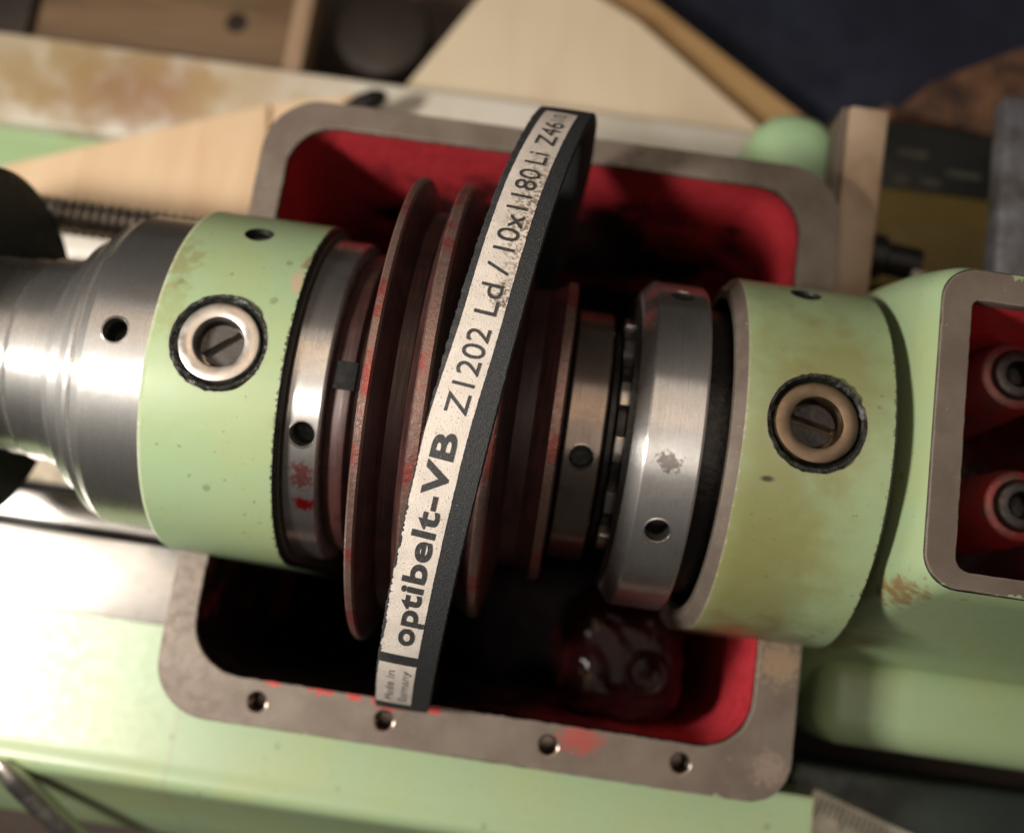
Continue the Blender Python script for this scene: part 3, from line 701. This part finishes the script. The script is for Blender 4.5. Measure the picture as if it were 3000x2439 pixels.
g_ = link('graduation_mark', bmm(bm), 'dark_panel', scp); g_['kind'] = 'stuff'
scp_off = base_of(scp)

# ================================================================== things behind the lathe
o = link('painted_rail', box_me(-260, 66, 80.4, 106.6, -96, -80, 1.2, 3), 'rail'); tag(o, 'long cream painted rail with rust stains behind the headstock', 'rail')
o = link('bed_back_panel', box_me(-260, -40, 58, 80.2, -100, -84, 1), 'mint'); tag(o, 'flat mint green panel below the cream rail at far left', 'panel')
def poly_slab(name, pts, z0, z1, mat, bev=.5): return link(name, plate_me([pts], z0, z1, bev), mat)
o = poly_slab('plywood_sheet', [(-180, 46), (-137.5, 63.4), (-70.6, 91.1), (-66.4, 57), (-68.6, 40), (-180, 34)], -74, -70, 'plywood'); tag(o, 'pale peach plywood sheet lying behind the lead screw', 'plywood')
o = poly_slab('plywood_strip', [(-70.0, 91.4), (-46, 98), (-44, 60), (-64, 44)], -74.4, -70.6, 'plywood'); tag(o, 'narrow peach plywood strip tucked beside the left back corner of the rim', 'plywood')
o = poly_slab('cream_board', [(-44, 112), (-24.0, 149), (-8, 172), (2, 160), (25, 149), (74, 113), (60, 100), (-40, 100)], -108, -101, 'board'); tag(o, 'large cream board leaning behind the rail with a pointed upper corner', 'board')
o = poly_slab('tan_board', [(-40, 110), (-10, 190), (10, 180), (30, 162), (92, 122), (84, 112), (50, 104)], -118, -110, 'board_tan'); tag(o, 'tan wooden board showing as a strip beyond the cream board', 'board')
cr = root('wooden_crate', 'brown wooden crate with a dark knot in its plank, top left', 'crate', (-110, 128, -130))
link('plank', box_me(-205, -76.5, 109, 150, -104, -95, 1.0), 'crate', cr)
link('knot', tube_me((-93, 127, -95.2), (-93, 127, -94.7), [(0, 3.4), (.3, 3.2), (.4, 0.02)], 20), 'tin', cr)
link('end_batten', box_me(-76.2, -70.5, 108, 160, -106, -92, 1.0), 'crate_end', cr)
link('plank', box_me(-205, -152, 108.5, 160, -94.5, -91, 1.0), 'tin', cr)
o = link('round_tin', tube_me((-52, 136, -130), (-52, 136, -104), [(0, .02), (0, 15), (23, 15), (25.4, 14.2), (26.4, 11), (26.8, .02)], 56), 'tin'); tag(o, 'dark round tin between the crate and the cream board', 'tin')
o = link('black_lever', tube_me((-53.5, 86.5, -66), (-39, 96.4, -66), [(0, .02), (0, 1.2), (4, 1.9), (10, 2.9), (14.5, 2.6), (17, 1.2), (17.4, .02)], 24), 'black'); tag(o, 'small black lever handle resting on the cream rail', 'lever')
o = link('green_end_cover', loft([(52, 74.6, 58, 94, 8, -60), (53, 74.2, 58, 93.4, 8.5, -46), (54, 73.2, 58, 92.6, 8.5, -42), (57, 71, 60, 90.4, 6.5, -40), (60, 68, 66, 86, 3.6, -39.4), (63, 65, 74, 78, .9, -39.3)]), 'mint', None, 60)
tag(o, 'rounded mint green cover behind the right end of the rim', 'cover')
fp = root('flat_lever', 'scuffed cream flat bar standing behind the right bearing cap', 'bar', (69, 60, -40))
me = box_me(66.2, 74.2, 39, 78, -14, -9.5, .7, 2); 
for v in me.vertices: v.co.z += (v.co.y-58)*.10
link('flat_bar', me, 'post', fp)
me = box_me(65.0, 66.1, 39, 78, -20, -10.4, .4, 2)
for v in me.vertices: v.co.z += (v.co.y-58)*.10
link('bar_flange', me, 'rim', fp)
o = link('olive_box', box_me(78, 150, 64, 91.5, -100, -70, 1.5, 3), 'olive'); tag(o, 'olive yellow painted box behind the gear housing', 'box')
bp = root('black_name_plate', 'black plate with faded print above the olive box', 'plate', (108, 103, -90))
link('plate_body', box_me(80, 124.6, 92.2, 113, -90, -74.5, 1.5, 3), 'plate_black', bp)
for (x, y, w, h) in ((99.5, 95.5, 4, 2.2), (107.5, 96.0, 5.5, 2), (102, 103.6, 8, 2), (116, 99.5, 9, 1.8)):
    link('faded_mark', box_me(x-w/2, x+w/2, y-h/2, y+h/2, -74.45, -74.3, .05, 1), 'faint', bp)
ro = root('clamp_shaft', 'dark short shaft with a pale rod end beside the flat bar', 'shaft', (85, 58, -40))
link('shaft_body', tube_me((70, 56.5, -30), (93, 54.5, -30), [(0, .02), (0, 4.8), (12, 4.8), (12.6, 3.6), (20, 3.6), (20, .02)], 36), 'black', ro)
link('rod_end', tube_me((88, 51.8, -28), (104, 48.5, -28), [(0, .02), (0, 1.3), (14, 1.3), (14, .02)], 24), 'scale', ro)
o = link('grey_bar', box_me(98.2, 116, 44, 86.5, -16, -10, 1.2, 3), 'grey_bar'); tag(o, 'grey steel bar at the right edge beside the olive box', 'bar')
vs, fs = [], []
for j in range(2):
    for a in range(41):
        for c in range(31):
            x = -6+220*a/40; y = 118+180*c/30
            vs.append((x, y, -126-2*j+2.2*math.sin(x*.07+y*.04)+1.3*math.sin(y*.11-x*.03)))
n1 = 41*31
for a in range(40):
    for c in range(30):
        i = a*31+c; fs.append((i, i+31, i+32, i+1)); fs.append((n1+i, n1+i+1, n1+i+32, n1+i+31))
for a in range(40):
    for c in (0, 30):
        i = a*31+c; fs.append((i, i+31, n1+i+31, n1+i))
for c in range(30):
    for a in (0, 40):
        i = a*31+c; fs.append((i, i+1, n1+i+1, n1+i))
me = mesh(vs, fs); bm = bmesh.new(); bm.from_mesh(me)
o = link('navy_cloth', bmm(bm), 'navy', None, 60); tag(o, 'dark navy cloth spread behind the boards at top right', 'cloth')
for (pts, z0, z1, lab) in (([(103, 126), (112, 136), (150, 158), (200, 170), (200, 130), (128, 122)], -100, -92, 'brown wood piece above the black plate at right'),
                           ([(86, 122), (104, 134), (120, 124), (118, 112), (84, 112)], -112, -104, 'dark brown wood piece left of the black plate')):
    o = poly_slab('wood_piece', pts, z0, z1, 'brown', .8); tag(o, lab, 'wood')
